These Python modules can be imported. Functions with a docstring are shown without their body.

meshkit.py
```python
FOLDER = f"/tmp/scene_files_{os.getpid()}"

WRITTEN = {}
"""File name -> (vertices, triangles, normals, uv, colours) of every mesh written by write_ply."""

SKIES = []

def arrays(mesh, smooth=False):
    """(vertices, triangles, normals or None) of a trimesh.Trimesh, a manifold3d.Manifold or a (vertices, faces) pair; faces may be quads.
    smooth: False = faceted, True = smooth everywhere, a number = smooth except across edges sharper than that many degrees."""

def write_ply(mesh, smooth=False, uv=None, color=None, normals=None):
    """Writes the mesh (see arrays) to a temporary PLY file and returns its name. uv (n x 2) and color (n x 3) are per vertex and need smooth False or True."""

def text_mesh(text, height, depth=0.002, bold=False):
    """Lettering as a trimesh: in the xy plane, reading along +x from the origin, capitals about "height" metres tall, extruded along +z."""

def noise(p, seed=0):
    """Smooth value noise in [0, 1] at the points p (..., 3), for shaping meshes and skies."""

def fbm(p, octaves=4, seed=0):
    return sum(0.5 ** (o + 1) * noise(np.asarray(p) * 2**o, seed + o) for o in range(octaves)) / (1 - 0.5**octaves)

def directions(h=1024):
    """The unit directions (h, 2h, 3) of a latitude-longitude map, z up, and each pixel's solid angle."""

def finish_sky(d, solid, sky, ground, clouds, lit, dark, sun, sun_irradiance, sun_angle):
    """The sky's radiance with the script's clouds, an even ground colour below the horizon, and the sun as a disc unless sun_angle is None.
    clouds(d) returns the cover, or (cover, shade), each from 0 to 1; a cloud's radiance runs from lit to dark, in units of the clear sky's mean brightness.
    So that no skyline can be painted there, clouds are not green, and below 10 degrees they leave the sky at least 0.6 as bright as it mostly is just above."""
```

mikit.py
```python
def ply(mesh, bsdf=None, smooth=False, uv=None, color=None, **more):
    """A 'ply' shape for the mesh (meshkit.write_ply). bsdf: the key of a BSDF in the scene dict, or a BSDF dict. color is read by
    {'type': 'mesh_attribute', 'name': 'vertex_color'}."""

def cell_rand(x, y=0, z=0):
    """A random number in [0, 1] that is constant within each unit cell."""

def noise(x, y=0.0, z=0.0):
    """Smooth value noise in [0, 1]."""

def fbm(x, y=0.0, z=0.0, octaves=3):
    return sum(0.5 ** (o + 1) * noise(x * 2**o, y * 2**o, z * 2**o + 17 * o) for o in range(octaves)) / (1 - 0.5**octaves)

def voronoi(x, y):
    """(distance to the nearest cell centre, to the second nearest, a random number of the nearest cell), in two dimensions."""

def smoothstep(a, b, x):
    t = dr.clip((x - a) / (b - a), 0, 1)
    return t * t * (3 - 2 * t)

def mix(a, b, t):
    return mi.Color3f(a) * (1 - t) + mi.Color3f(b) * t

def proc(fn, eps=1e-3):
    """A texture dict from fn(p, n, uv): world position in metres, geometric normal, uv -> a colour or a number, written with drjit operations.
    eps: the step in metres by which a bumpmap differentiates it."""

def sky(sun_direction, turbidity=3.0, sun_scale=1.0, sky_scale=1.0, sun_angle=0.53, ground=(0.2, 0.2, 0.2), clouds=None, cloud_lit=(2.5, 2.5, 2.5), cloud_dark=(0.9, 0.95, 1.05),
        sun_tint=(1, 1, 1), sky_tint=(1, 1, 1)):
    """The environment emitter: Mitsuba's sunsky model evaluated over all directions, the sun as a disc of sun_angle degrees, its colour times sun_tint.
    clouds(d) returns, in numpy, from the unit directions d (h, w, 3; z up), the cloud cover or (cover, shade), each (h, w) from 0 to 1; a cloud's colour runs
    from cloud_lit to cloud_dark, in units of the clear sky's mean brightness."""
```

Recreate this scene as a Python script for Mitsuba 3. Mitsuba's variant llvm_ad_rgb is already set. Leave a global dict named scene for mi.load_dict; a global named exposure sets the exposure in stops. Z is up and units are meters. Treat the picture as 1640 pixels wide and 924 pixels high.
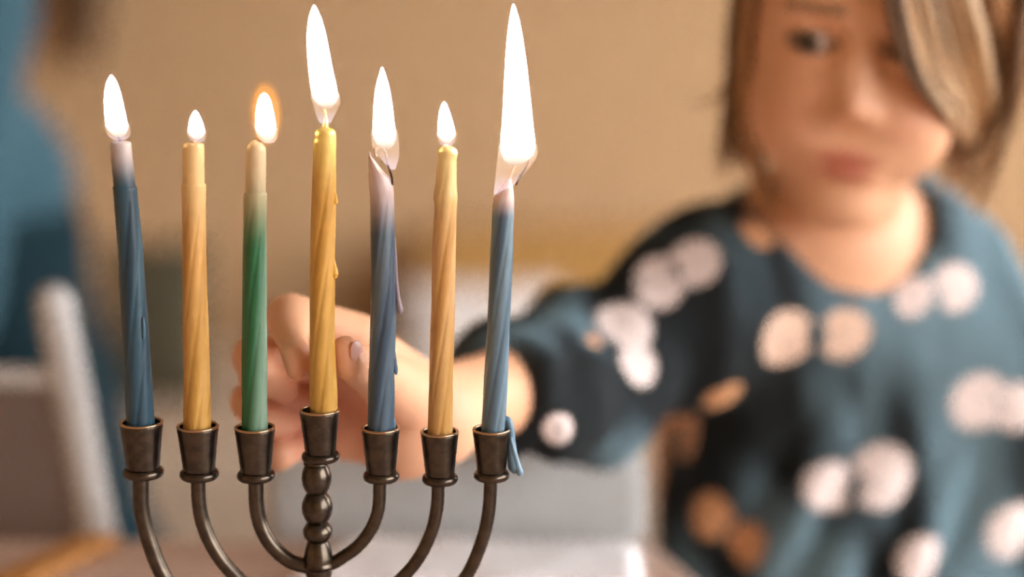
import math, random
import numpy as np, trimesh, mitsuba as mi, drjit as dr, mikit, meshkit
import manifold3d as m3
random.seed(7)
RNG = np.random.default_rng(7)
T = mi.ScalarTransform4f
scene, labels = {}, {}

# ------------------------------------------------------------------ camera, sky, exposure
F, PITCH = 2800.0, math.radians(11.0)          # focal length in pixels of the 1640 x 924 frame
CAM = np.array([0.0, 0.0, 1.09])               # 34 cm above the table top
CP, SP = math.cos(PITCH), math.sin(PITCH)
exposure = 0.37
scene['camera'] = {'type': 'thinlens', 'fov': math.degrees(2 * math.atan(820 / F)), 'fov_axis': 'x',
                   'aperture_radius': 0.0155, 'focus_distance': 0.716, 'near_clip': 0.02, 'far_clip': 200.0,
                   'to_world': T().look_at(origin=CAM.tolist(), target=(CAM + [0, CP, -SP]).tolist(), up=[0, 0, 1])}
scene['sky'] = mikit.sky((-0.6, 0.5, 0.6), turbidity=4.0, sun_scale=1.0, sky_scale=58.0, ground=(0.3, 0.3, 0.28), sky_tint=(1.0, 0.95, 0.9),
                         clouds=lambda d: (np.full(d.shape[:2], 0.92), 0.25 + 0.3 * meshkit.fbm(d * 3.0, 3)),
                         cloud_lit=(1.30, 1.18, 1.10), cloud_dark=(1.02, 0.94, 0.90))
FLAME = np.array([1.0, 0.54, 0.215]) * 125.0      # radiance of a flame's bright zone


def P(px, py, Y):
    """The point of the place that a measurement (px, py) of the photograph gives at the distance Y in front of the camera."""
    u, v = (px - 820) / F, (py - 462) / F
    d = np.array([u, CP - v * SP, -SP - v * CP])
    return CAM + d * (Y / d[1])


def SC(py, Y):
    """Pixels per metre at the height py and the distance Y."""
    v = (py - 462) / F
    return F * (CP - v * SP) / Y


# ------------------------------------------------------------------ helpers
def bsdf(key, **k):
    scene[key] = {'type': 'twosided', 'bsdf': {'type': 'principled', **k}}
    return key


def rgb(*c):
    return {'type': 'rgb', 'value': list(c)}


def srgb(*c):
    c = np.array(c, float) / 255
    return np.where(c < 0.04045, c / 12.92, ((c + 0.055) / 1.055) ** 2.4)


VC = {'type': 'mesh_attribute', 'name': 'vertex_color'}


def put(name, mesh, mat, parent=None, smooth=40, label=None, category=None, group=None, kind=None, **more):
    base = (parent + '__' if parent else '') + name
    key, k = base, 0
    while key in scene or key in labels:
        k += 1
        key = f'{base}_{k:03d}'
    scene[key] = mikit.ply(mesh, mat, smooth=smooth, **more)
    note(key, label, category, group, kind)
    return key


def note(key, label=None, category=None, group=None, kind=None):
    d = {a: b for a, b in (('label', label), ('category', category), ('group', group), ('kind', kind)) if b}
    if d:
        labels[key] = d
    return key


def thing(name, label, category, group=None):
    key, k = name, 0
    while key in scene or key in labels:
        k += 1
        key = f'{name}_{k:03d}'
    return note(key, label, category, group)


def cat(*ms):
    return trimesh.util.concatenate(list(ms))


def box(lo, hi):
    lo, hi = np.array(lo, float), np.array(hi, float)
    return trimesh.creation.box(extents=hi - lo, transform=trimesh.transformations.translation_matrix((lo + hi) / 2))


def hull(points, r, seg=16):
    """A rounded solid: the hull of spheres of radius r round the points."""
    s = m3.Manifold.sphere(r, seg)
    m = m3.Manifold.batch_hull([s.translate(tuple(map(float, p))) for p in points]).to_mesh()
    return trimesh.Trimesh(m.vert_properties[:, :3], m.tri_verts, process=False)


def rbox(lo, hi, r=0.01):
    lo, hi = np.array(lo, float) + r, np.array(hi, float) - r
    return hull([(x, y, z) for x in (lo[0], hi[0]) for y in (lo[1], hi[1]) for z in (lo[2], hi[2])], r)


def loft(rings, close=True):
    """rings (n, m, 3) joined to a closed mesh."""
    rings = np.asarray(rings, float)
    n, m = rings.shape[:2]
    v = rings.reshape(-1, 3)
    i, j = np.meshgrid(np.arange(n - 1), np.arange(m), indexing='ij')
    a, b = i * m + j, i * m + (j + 1) % m
    q = np.stack([a, b, b + m, a + m], -1).reshape(-1, 4)
    f = np.vstack([q[:, [0, 1, 2]], q[:, [0, 2, 3]]])
    if close:
        k = len(v)
        v = np.vstack([v, rings[0].mean(0), rings[-1].mean(0)])
        jj = np.arange(m)
        f = np.vstack([f, np.stack([(jj + 1) % m, jj, jj * 0 + k], 1), np.stack([(n - 1) * m + jj, (n - 1) * m + (jj + 1) % m, jj * 0 + k + 1], 1)])
    t = trimesh.Trimesh(v, f, process=False)
    if t.volume < 0:
        t.invert()
    return t


def spline(pts, n):
    """Catmull-Rom through the points (any columns), n samples."""
    p = np.asarray(pts, float)
    p = np.vstack([2 * p[0] - p[1], p, 2 * p[-1] - p[-2]])
    s = np.linspace(0, len(p) - 3 - 1e-9, n)
    i, t = s.astype(int), (s % 1)[:, None]
    a, b, c, d = p[i], p[i + 1], p[i + 2], p[i + 3]
    return 0.5 * (2 * b + (c - a) * t + (2 * a - 5 * b + 4 * c - d) * t**2 + (3 * b - a - 3 * c + d) * t**3)


def sweep(path, radius, m=16, flat=1.0, side=(0, 1, 0)):
    """A tube along the path; radius a number or one per point; flat squeezes it along the side direction."""
    path = np.asarray(path, float)
    r = np.broadcast_to(radius, len(path)).astype(float)
    t = np.gradient(path, axis=0)
    t /= np.linalg.norm(t, axis=1, keepdims=True) + 1e-12
    a = np.asarray(side, float) - t * (t @ np.asarray(side, float))[:, None]
    a /= np.linalg.norm(a, axis=1, keepdims=True) + 1e-12
    b = np.cross(t, a)
    th = np.arange(m) * 2 * np.pi / m
    return loft(path[:, None] + r[:, None, None] * (np.cos(th)[None, :, None] * a[:, None] * flat + np.sin(th)[None, :, None] * b[:, None]))


def lathe(profile, centre, m=48):
    """profile [(radius, z)] turned round the upright axis through centre (x, y)."""
    p = np.asarray(profile, float)
    th = np.arange(m) * 2 * np.pi / m
    ring = np.stack([np.cos(th), np.sin(th)], 1)
    return loft([np.column_stack([centre[0] + r * ring[:, 0], centre[1] + r * ring[:, 1], np.full(m, z)]) for r, z in p])


# signed distances: arrays p (n, 3) in metres
def s_ball(p, c, r):
    return np.linalg.norm(p - c, axis=1) - r


def s_ell(p, c, r):
    q = (p - np.asarray(c)) / np.asarray(r)
    k0, k1 = np.linalg.norm(q, axis=1), np.linalg.norm(q / np.asarray(r), axis=1)
    return k0 * (k0 - 1) / np.maximum(k1, 1e-9)


def s_bone(p, a, b, ra, rb):
    a, b = np.asarray(a, float), np.asarray(b, float)
    ab = b - a
    t = np.clip((p - a) @ ab / (ab @ ab), 0, 1)
    return np.linalg.norm(p - a - t[:, None] * ab, axis=1) - (ra + (rb - ra) * t)


def smin(a, b, k):
    h = np.maximum(k - np.abs(a - b), 0) / k
    return np.minimum(a, b) - h * h * k / 4


def smax(a, b, k):
    return -smin(-a, -b, k)


PART, NPART = np.zeros((256, 8), int), np.zeros(256, int)
for _c in range(256):
    _own = list(range(8))
    for _r in range(8):
        for _k in range(8):
            for _b in (1, 2, 4):
                if _c >> _k & 1 and _c >> (_k ^ _b) & 1:
                    _own[_k] = _own[_k ^ _b] = min(_own[_k], _own[_k ^ _b])
    _ids = sorted({_own[_k] for _k in range(8) if _c >> _k & 1})
    NPART[_c] = len(_ids)
    for _k in range(8):
        if _c >> _k & 1:
            PART[_c, _k] = _ids.index(_own[_k])


def surface(f, lo, hi, h):
    """The zero surface of f as a mesh (surface nets), cells of size h; the grid is shifted until the mesh is watertight."""
    for k in range(5):
        t = nets(f, np.asarray(lo, float) - h * np.array([0.23, 0.37, 0.61]) * k, hi, h)
        if t.is_watertight:
            break
    return t


def nets(f, lo, hi, h):
    lo, hi = np.asarray(lo, float), np.asarray(hi, float)
    n = np.ceil((hi - lo) / h).astype(int) + 1
    ax = [lo[k] + h * np.arange(n[k]) for k in range(3)]
    val = np.empty(tuple(n))
    for i in range(0, n[0], 8):
        g = np.stack(np.meshgrid(ax[0][i:i + 8], ax[1], ax[2], indexing='ij'), -1).reshape(-1, 3)
        val[i:i + 8] = f(g).reshape(-1, n[1], n[2])
    ins = val < 0
    c = [slice(0, -1), slice(1, None)]
    corner = lambda a, o: a[c[o[0]], c[o[1]], c[o[2]]]
    code = sum(corner(ins, o).astype(int) << (o[0] * 4 + o[1] * 2 + o[2]) for o in np.ndindex(2, 2, 2))
    act = np.argwhere((code > 0) & (code < 255))
    code = code[tuple(act.T)]
    first = np.concatenate([[0], np.cumsum(NPART[code])])              # a cell has one vertex for each group of its inside corners
    idx = -np.ones(tuple(n - 1), int)
    idx[tuple(act.T)] = np.arange(len(act))
    acc, num = np.zeros((first[-1], 3)), np.zeros(first[-1])
    for k in range(3):
        for o in np.ndindex(2, 2):
            o0, o1 = np.insert(o, k, 0), np.insert(o, k, 1)
            v0, v1 = val[tuple((act + o0).T)], val[tuple((act + o1).T)]
            x = np.nonzero((v0 < 0) != (v1 < 0))[0]
            t = v0[x] / (v0[x] - v1[x])
            pos = np.tile(o0.astype(float), (len(x), 1))
            pos[:, k] += t
            oi = np.where((v0[x] < 0)[:, None], o0, o1)
            w = first[x] + PART[code[x], oi[:, 0] * 4 + oi[:, 1] * 2 + oi[:, 2]]
            np.add.at(acc, w, pos + act[x])
            np.add.at(num, w, 1)
    v = lo + h * acc / num[:, None]
    faces = []
    for k in range(3):
        s0, s1 = [slice(None)] * 3, [slice(None)] * 3
        s0[k], s1[k] = slice(0, -1), slice(1, None)
        a, b = ins[tuple(s0)], ins[tuple(s1)]
        e = np.argwhere(a != b)
        i, j = (k + 1) % 3, (k + 2) % 3
        e = e[(e[:, i] > 0) & (e[:, j] > 0) & (e[:, i] < n[i] - 1) & (e[:, j] < n[j] - 1)]
        fl = ~a[tuple(e.T)]
        inside = e + fl[:, None] * np.eye(3, dtype=int)[k]

        def d(di, dj):
            cell = e - di * np.eye(3, dtype=int)[i] - dj * np.eye(3, dtype=int)[j]
            w, o = idx[tuple(cell.T)], inside - cell
            return first[w] + PART[code[w], o[:, 0] * 4 + o[:, 1] * 2 + o[:, 2]]

        q = np.stack([d(1, 1), d(0, 1), d(0, 0), d(1, 0)], 1)
        q[fl] = q[fl][:, ::-1]
        faces.append(q)
    q = np.vstack(faces)
    t = trimesh.Trimesh(v, np.vstack([q[:, [0, 1, 2]], q[:, [0, 2, 3]]]), process=False)
    if t.volume < 0:
        t.invert()
    return t


def union(*ms):
    """One continuous mesh; falls back to joining where a mesh is not watertight."""
    try:
        out = None
        for t in ms:
            mm = m3.Manifold(m3.Mesh(np.asarray(t.vertices, np.float32), np.asarray(t.faces, np.uint32)))
            if mm.status() != m3.Error.NoError:
                raise ValueError(str(mm.status()))
            out = mm if out is None else out + mm
        o = out.to_mesh()
        return trimesh.Trimesh(o.vert_properties[:, :3], o.tri_verts, process=False)
    except Exception as e:
        print('union fell back:', e, [t.is_watertight for t in ms])
        return cat(*ms)


# ------------------------------------------------------------------ materials
bsdf('wall_paint', base_color=mikit.proc(lambda p, n, uv: mikit.mix(mi.Color3f(0.575, 0.395, 0.228), mi.Color3f(0.51, 0.345, 0.19), mikit.fbm(p.x * 1.7, p.y * 1.7, p.z * 1.7))), roughness=0.9, specular=0.2)
bsdf('ceiling_paint', base_color=rgb(0.50, 0.46, 0.41), roughness=0.95, specular=0.1)


def floor_fn(p, n, uv):
    g = mikit.fbm(p.x * 3.0, p.y * 40.0, 0.0)
    return mikit.mix(mi.Color3f(0.36, 0.24, 0.14), mi.Color3f(0.26, 0.16, 0.09), g)


bsdf('floor_wood', base_color=mikit.proc(floor_fn), roughness=0.5, specular=0.4)
bsdf('frame_white', base_color=rgb(0.8, 0.8, 0.78), roughness=0.5, specular=0.4)


def table_fn(p, n, uv):
    g = mikit.fbm(p.x * 6.0, p.y * 70.0, p.z * 30.0)
    return mikit.mix(mi.Color3f(0.60, 0.46, 0.39), mi.Color3f(0.50, 0.36, 0.29), mikit.smoothstep(0.3, 0.8, g))


bsdf('table_wood', base_color=mikit.proc(table_fn), roughness=0.45, specular=0.4)


def bronze_fn(p, n, uv):
    g = mikit.fbm(p.x * 260, p.y * 260, p.z * 260)
    return mikit.mix(mi.Color3f(0.085, 0.066, 0.046), mi.Color3f(0.055, 0.042, 0.030), mikit.smoothstep(0.35, 0.7, g))


bsdf('bronze', base_color=mikit.proc(bronze_fn), metallic=1.0, roughness=0.27, clearcoat=0.9, clearcoat_gloss=0.86)
bsdf('bronze_worn', base_color=rgb(0.52, 0.36, 0.22), metallic=1.0, roughness=0.27, clearcoat=0.9, clearcoat_gloss=0.86)
bsdf('wax', base_color=VC, roughness=0.38, specular=0.5)
bsdf('wick_fibre', base_color=VC, roughness=0.9, specular=0.1)
bsdf('skin', base_color=VC, roughness=0.48, specular=0.4)
bsdf('hair_strands', base_color=VC, roughness=0.42, specular=0.6)
bsdf('eye_white', base_color=rgb(0.48, 0.41, 0.37), roughness=0.15, specular=0.5)
bsdf('eye_dark', base_color=rgb(0.03, 0.017, 0.01), roughness=0.12, specular=0.5)
bsdf('nail', base_color=rgb(0.70, 0.42, 0.38), roughness=0.3, specular=0.5)
bsdf('grey_fabric', base_color=rgb(0.52, 0.56, 0.58), roughness=0.95, specular=0.1, sheen=0.3)
bsdf('pale_fabric', base_color=rgb(0.78, 0.76, 0.75), roughness=0.95, specular=0.1, sheen=0.3)
bsdf('sofa_fabric', base_color=rgb(0.42, 0.34, 0.26), roughness=0.95, specular=0.1)
bsdf('sofa_back', base_color=rgb(0.44, 0.26, 0.09), roughness=0.9, specular=0.1)
bsdf('olive_fabric', base_color=rgb(0.075, 0.07, 0.045), roughness=0.95, specular=0.1)
bsdf('white_cloth', base_color=rgb(0.84, 0.85, 0.88), roughness=0.9, specular=0.1)
bsdf('white_paint', base_color=rgb(0.62, 0.64, 0.65), roughness=0.45, specular=0.4)
bsdf('taupe_shade', base_color=rgb(0.20, 0.16, 0.14), roughness=0.95, specular=0.1)
bsdf('dark_wood', base_color=rgb(0.09, 0.05, 0.025), roughness=0.6, specular=0.3)
bsdf('amber_wood', base_color=rgb(0.48, 0.23, 0.07), roughness=0.5, specular=0.3)
bsdf('blue_cotton', base_color=rgb(0.045, 0.105, 0.140), roughness=0.95, specular=0.1, sheen=0.3)
bsdf('navy_denim', base_color=rgb(0.010, 0.028, 0.038), roughness=0.95, specular=0.1)
bsdf('dark_trousers', base_color=rgb(0.04, 0.05, 0.07), roughness=0.95, specular=0.1)
bsdf('shoe_leather', base_color=rgb(0.05, 0.04, 0.035), roughness=0.6, specular=0.3)

# ------------------------------------------------------------------ the room
put('floor', box((-2.0, -2.2, -0.05), (2.0, 3.3, 0.0)), 'floor_wood', smooth=False, kind='structure')
put('ceiling', box((-2.0, -2.2, 2.5), (2.0, 3.3, 2.55)), 'ceiling_paint', smooth=False, kind='structure')
put('wall_back', box((-2.0, 3.2, 0.0), (2.0, 3.3, 2.5)), 'wall_paint', smooth=False, kind='structure')
put('wall_left', box((-2.1, -2.2, 0.0), (-2.0, 3.3, 2.5)), 'wall_paint', smooth=False, kind='structure')
put('wall_front', box((-2.0, -2.3, 0.0), (2.0, -2.2, 2.5)), 'wall_paint', smooth=False, kind='structure')
WY0, WY1, WZ0, WZ1 = -1.8, 2.7, 0.6, 2.35
put('wall_right', cat(box((2.0, -2.2, 0), (2.1, 3.3, WZ0)), box((2.0, -2.2, WZ1), (2.1, 3.3, 2.5)), box((2.0, -2.2, WZ0), (2.1, WY0, WZ1)), box((2.0, WY1, WZ0), (2.1, 3.3, WZ1))),
    'wall_paint', smooth=False, kind='structure')
put('window_1', cat(box((2.02, WY0, WZ0), (2.08, WY0 + 0.06, WZ1)), box((2.02, WY1 - 0.06, WZ0), (2.08, WY1, WZ1)), box((2.02, WY0 + 0.06, WZ0), (2.08, WY1 - 0.06, WZ0 + 0.06)),
                    box((2.02, WY0 + 0.06, WZ1 - 0.06), (2.08, WY1 - 0.06, WZ1))), 'frame_white', smooth=False, kind='structure')

# ------------------------------------------------------------------ table and what lies on it
TZ = 0.75
a, b = P(1030, 872, 0.98), P(1103, 924, 0.915)
sl = (b[0] - a[0]) / (b[1] - a[1])
edge = lambda y: a[0] + sl * (y - a[1])
poly = [(-0.78, 0.10), (edge(0.10), 0.10), (edge(0.975), 0.975), (-0.78, 0.975)]
tb = thing('dining_table', 'pale wooden table that the candelabrum stands on', 'table')
put('table_top', hull([(x, y, z) for x, y in poly for z in (TZ - 0.026, TZ - 0.004)], 0.004), 'table_wood', tb)
for x, y in ((-0.70, 0.18), (0.06, 0.18), (0.0, 0.90), (-0.70, 0.90)):
    put('leg', hull([(x, y, 0.02), (x, y, TZ - 0.04)], 0.02), 'table_wood', tb)
q = [P(575, 868, 0.965), P(1026, 880, 0.955), P(1032, 960, 0.88), P(430, 960, 0.88)]
g = np.array([[(1 - s) * ((1 - t) * q[0] + t * q[1]) + s * ((1 - t) * q[3] + t * q[2]) for t in np.linspace(0, 1, 60)] for s in np.linspace(0, 1, 24)])
top = g.copy()
top[..., 2] = TZ + 0.006 + 0.006 * meshkit.fbm(np.stack([g[..., 0] * 18, g[..., 1] * 18, g[..., 1] * 0], -1), 3)
e = np.minimum(np.minimum(np.arange(24), 23 - np.arange(24))[:, None], np.minimum(np.arange(60), 59 - np.arange(60))[None])
top[..., 2] = TZ + 0.0006 + (top[..., 2] - TZ) * np.clip(e / 2.0, 0.25, 1)
bot = g.copy()
bot[..., 2] = TZ + 0.0003


def sheet(top, bot):
    n, m = top.shape[:2]
    v = np.vstack([top.reshape(-1, 3), bot.reshape(-1, 3)])
    i, j = np.meshgrid(np.arange(n - 1), np.arange(m - 1), indexing='ij')
    a = (i * m + j).ravel()
    q = np.stack([a, a + 1, a + m + 1, a + m], 1)
    o = n * m
    rim = np.concatenate([np.arange(m - 1), np.arange(n - 1) * m + m - 1, (n - 1) * m + np.arange(m - 1, 0, -1), np.arange(n - 1, 0, -1) * m])
    nx = np.roll(rim, -1)
    Q = np.vstack([q, q[:, ::-1] + o, np.stack([nx, rim, rim + o, nx + o], 1)])
    t = trimesh.Trimesh(v, np.vstack([Q[:, [0, 1, 2]], Q[:, [0, 2, 3]]]), process=False)
    if t.volume < 0:
        t.invert()
    return t


put('table_cloth', sheet(top, bot), 'white_cloth', smooth=50, label='white folded cloth lying flat at the far edge of the table', category='cloth')
p0, p1 = P(135, 868, 0.965), P(0, 935, 0.90)
p0[2] = p1[2] = TZ + 0.004
put('wooden_strip', hull([p0, p1, p0 + [0.016, 0, 0], p1 + [0.016, 0, 0]], 0.004), 'amber_wood', label='orange-brown wooden strip lying slanted on the table at lower left', category='wooden strip')

# ------------------------------------------------------------------ the candelabrum (all in one upright plane at YM)
YM = 0.70
S = SC(700, YM)
cups = {1: (226.5, 677, 767, 34, 13), 2: (316.5, 683, 770, 33, 11.8), 3: (408, 685, 772, 32, 12.4), 4: (512, 657, 741, 32, 0), 5: (609.5, 686, 773, 30.5, 10.6), 6: (704, 692, 777, 30.2, 10.6), 7: (787, 688, 771, 30, 10.8)}
cm = thing('candelabrum', 'dark bronze seven-armed candelabrum with seven lit candles', 'candelabrum')
SX, SY = P(510, 900, YM)[0], YM


def zc(py):
    return P(512, py, YM)[2]


px = lambda v: v / S
stem = [(0.0, zc(735)), (px(20), zc(735)), (px(21), zc(742))]


def bulb(y0, y1, r, waist, n=12):
    return [(px(waist + (r - waist) * math.sin(math.pi * t) ** 0.75), zc(y0 + (y1 - y0) * t)) for t in np.linspace(0, 1, n)]


stem += bulb(742, 789, 24, 16) + bulb(789, 837, 25, 15) + bulb(837, 866, 24, 16)
stem += [(px(17), zc(867)), (px(20), zc(874)), (px(23.5), zc(890)), (px(24.5), zc(897)), (px(23.5), zc(899)), (px(24), zc(901)), (px(25.5), zc(904)), (px(24), zc(908)), (px(21.5), zc(910)), (px(21.5), zc(918)), (px(18), zc(930))]
stem += bulb(930, 965, 22, 16) + bulb(965, 1010, 22, 14)[1:] + [(px(18), zc(1020)), (px(18), zc(1110))]
zb = TZ
stem += [(px(20), zb + 0.026), (px(34), zb + 0.021), (0.0, zb + 0.021)]
put('central_stem', lathe(stem, (SX, SY)), 'bronze', cm, smooth=35)
put('base', lathe([(0.0, zb + 0.0205), (0.010, zb + 0.0205), (0.020, zb + 0.016), (0.034, zb + 0.011), (0.038, zb + 0.008), (0.040, zb + 0.006), (0.040, zb + 0.0002), (0.0, zb + 0.0002)], (SX, SY)), 'bronze', cm, smooth=35)
arms = {1: [(226, 762), (226, 780), (226.5, 809), (232, 842), (241.5, 874), (258, 915), (300, 985), (370, 1045), (450, 1075), (508, 1082)],
        2: [(317.5, 762), (317.5, 776), (318.5, 803), (324.6, 837), (340, 874), (366, 911), (410, 950), (460, 975), (508, 984)],
        3: [(410, 764), (410, 778), (411, 810), (418, 842), (435, 873), (462, 897), (488, 906), (510, 908)],
        5: [(608, 764), (608, 778), (606, 815), (595, 846), (574, 874), (545, 895), (530, 903), (510, 907)],
        6: [(701.5, 766), (701.5, 780), (700, 812), (692, 849), (675, 886), (652, 917), (610, 955), (560, 978), (510, 984)],
        7: [(785.5, 764), (785.5, 778), (783.5, 812), (777, 849), (764.6, 886), (747, 922), (700, 990), (640, 1045), (570, 1075), (510, 1082)]}
for i, a in arms.items():
    path = spline([P(x, y, YM) for x, y in a], 70)
    put('branch', sweep(path, px(cups[i][4]), 20), 'bronze', cm, smooth=50)
for i, (x, y0, y1, hw, _) in cups.items():
    c = P(x, y0, YM)
    h = (y1 - y0) / SC(y0, YM) * 1.03
    r = hw / SC(y0, YM)
    z = c[2]
    prof = [(0.0, z - h * 0.40), (r * 0.74, z - h * 0.40), (r * 0.84, z - h * 0.2), (r * 0.885, z - 0.0004), (r * 0.90, z + 0.0001), (r * 0.97, z + 0.0001), (r, z - 0.0006), (r * 0.995, z - 0.0020), (r * 0.975, z - 0.0026),
            (r * 0.77, z - h * 0.80), (r * 0.70, z - h * 0.84), (r * 0.40, z - h * 0.85), (0.0, z - h * 0.85)]
    k = put('candle_cup', lathe(prof, (c[0], c[1])), 'bronze', cm, smooth=35)
    put('rim', trimesh.creation.torus(r * 0.95, 0.00062, 48, 10, transform=trimesh.transformations.translation_matrix([c[0], c[1], z + 0.0001])), 'bronze_worn', k, smooth=True)
    zc0 = z - h * 0.885
    ring = [(r * 0.66, zc0 + h * 0.075)] + [(r * (0.76 + 0.20 * math.sin(t)), zc0 + h * 0.085 * math.cos(t)) for t in np.linspace(0.25, math.pi - 0.5, 12)] + [(r * 0.5, zc0 - h * 0.105), (0, zc0 - h * 0.105)]
    put('collar', lathe([(0, zc0 + h * 0.075)] + ring, (c[0], c[1])), 'bronze', k, smooth=35)

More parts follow.
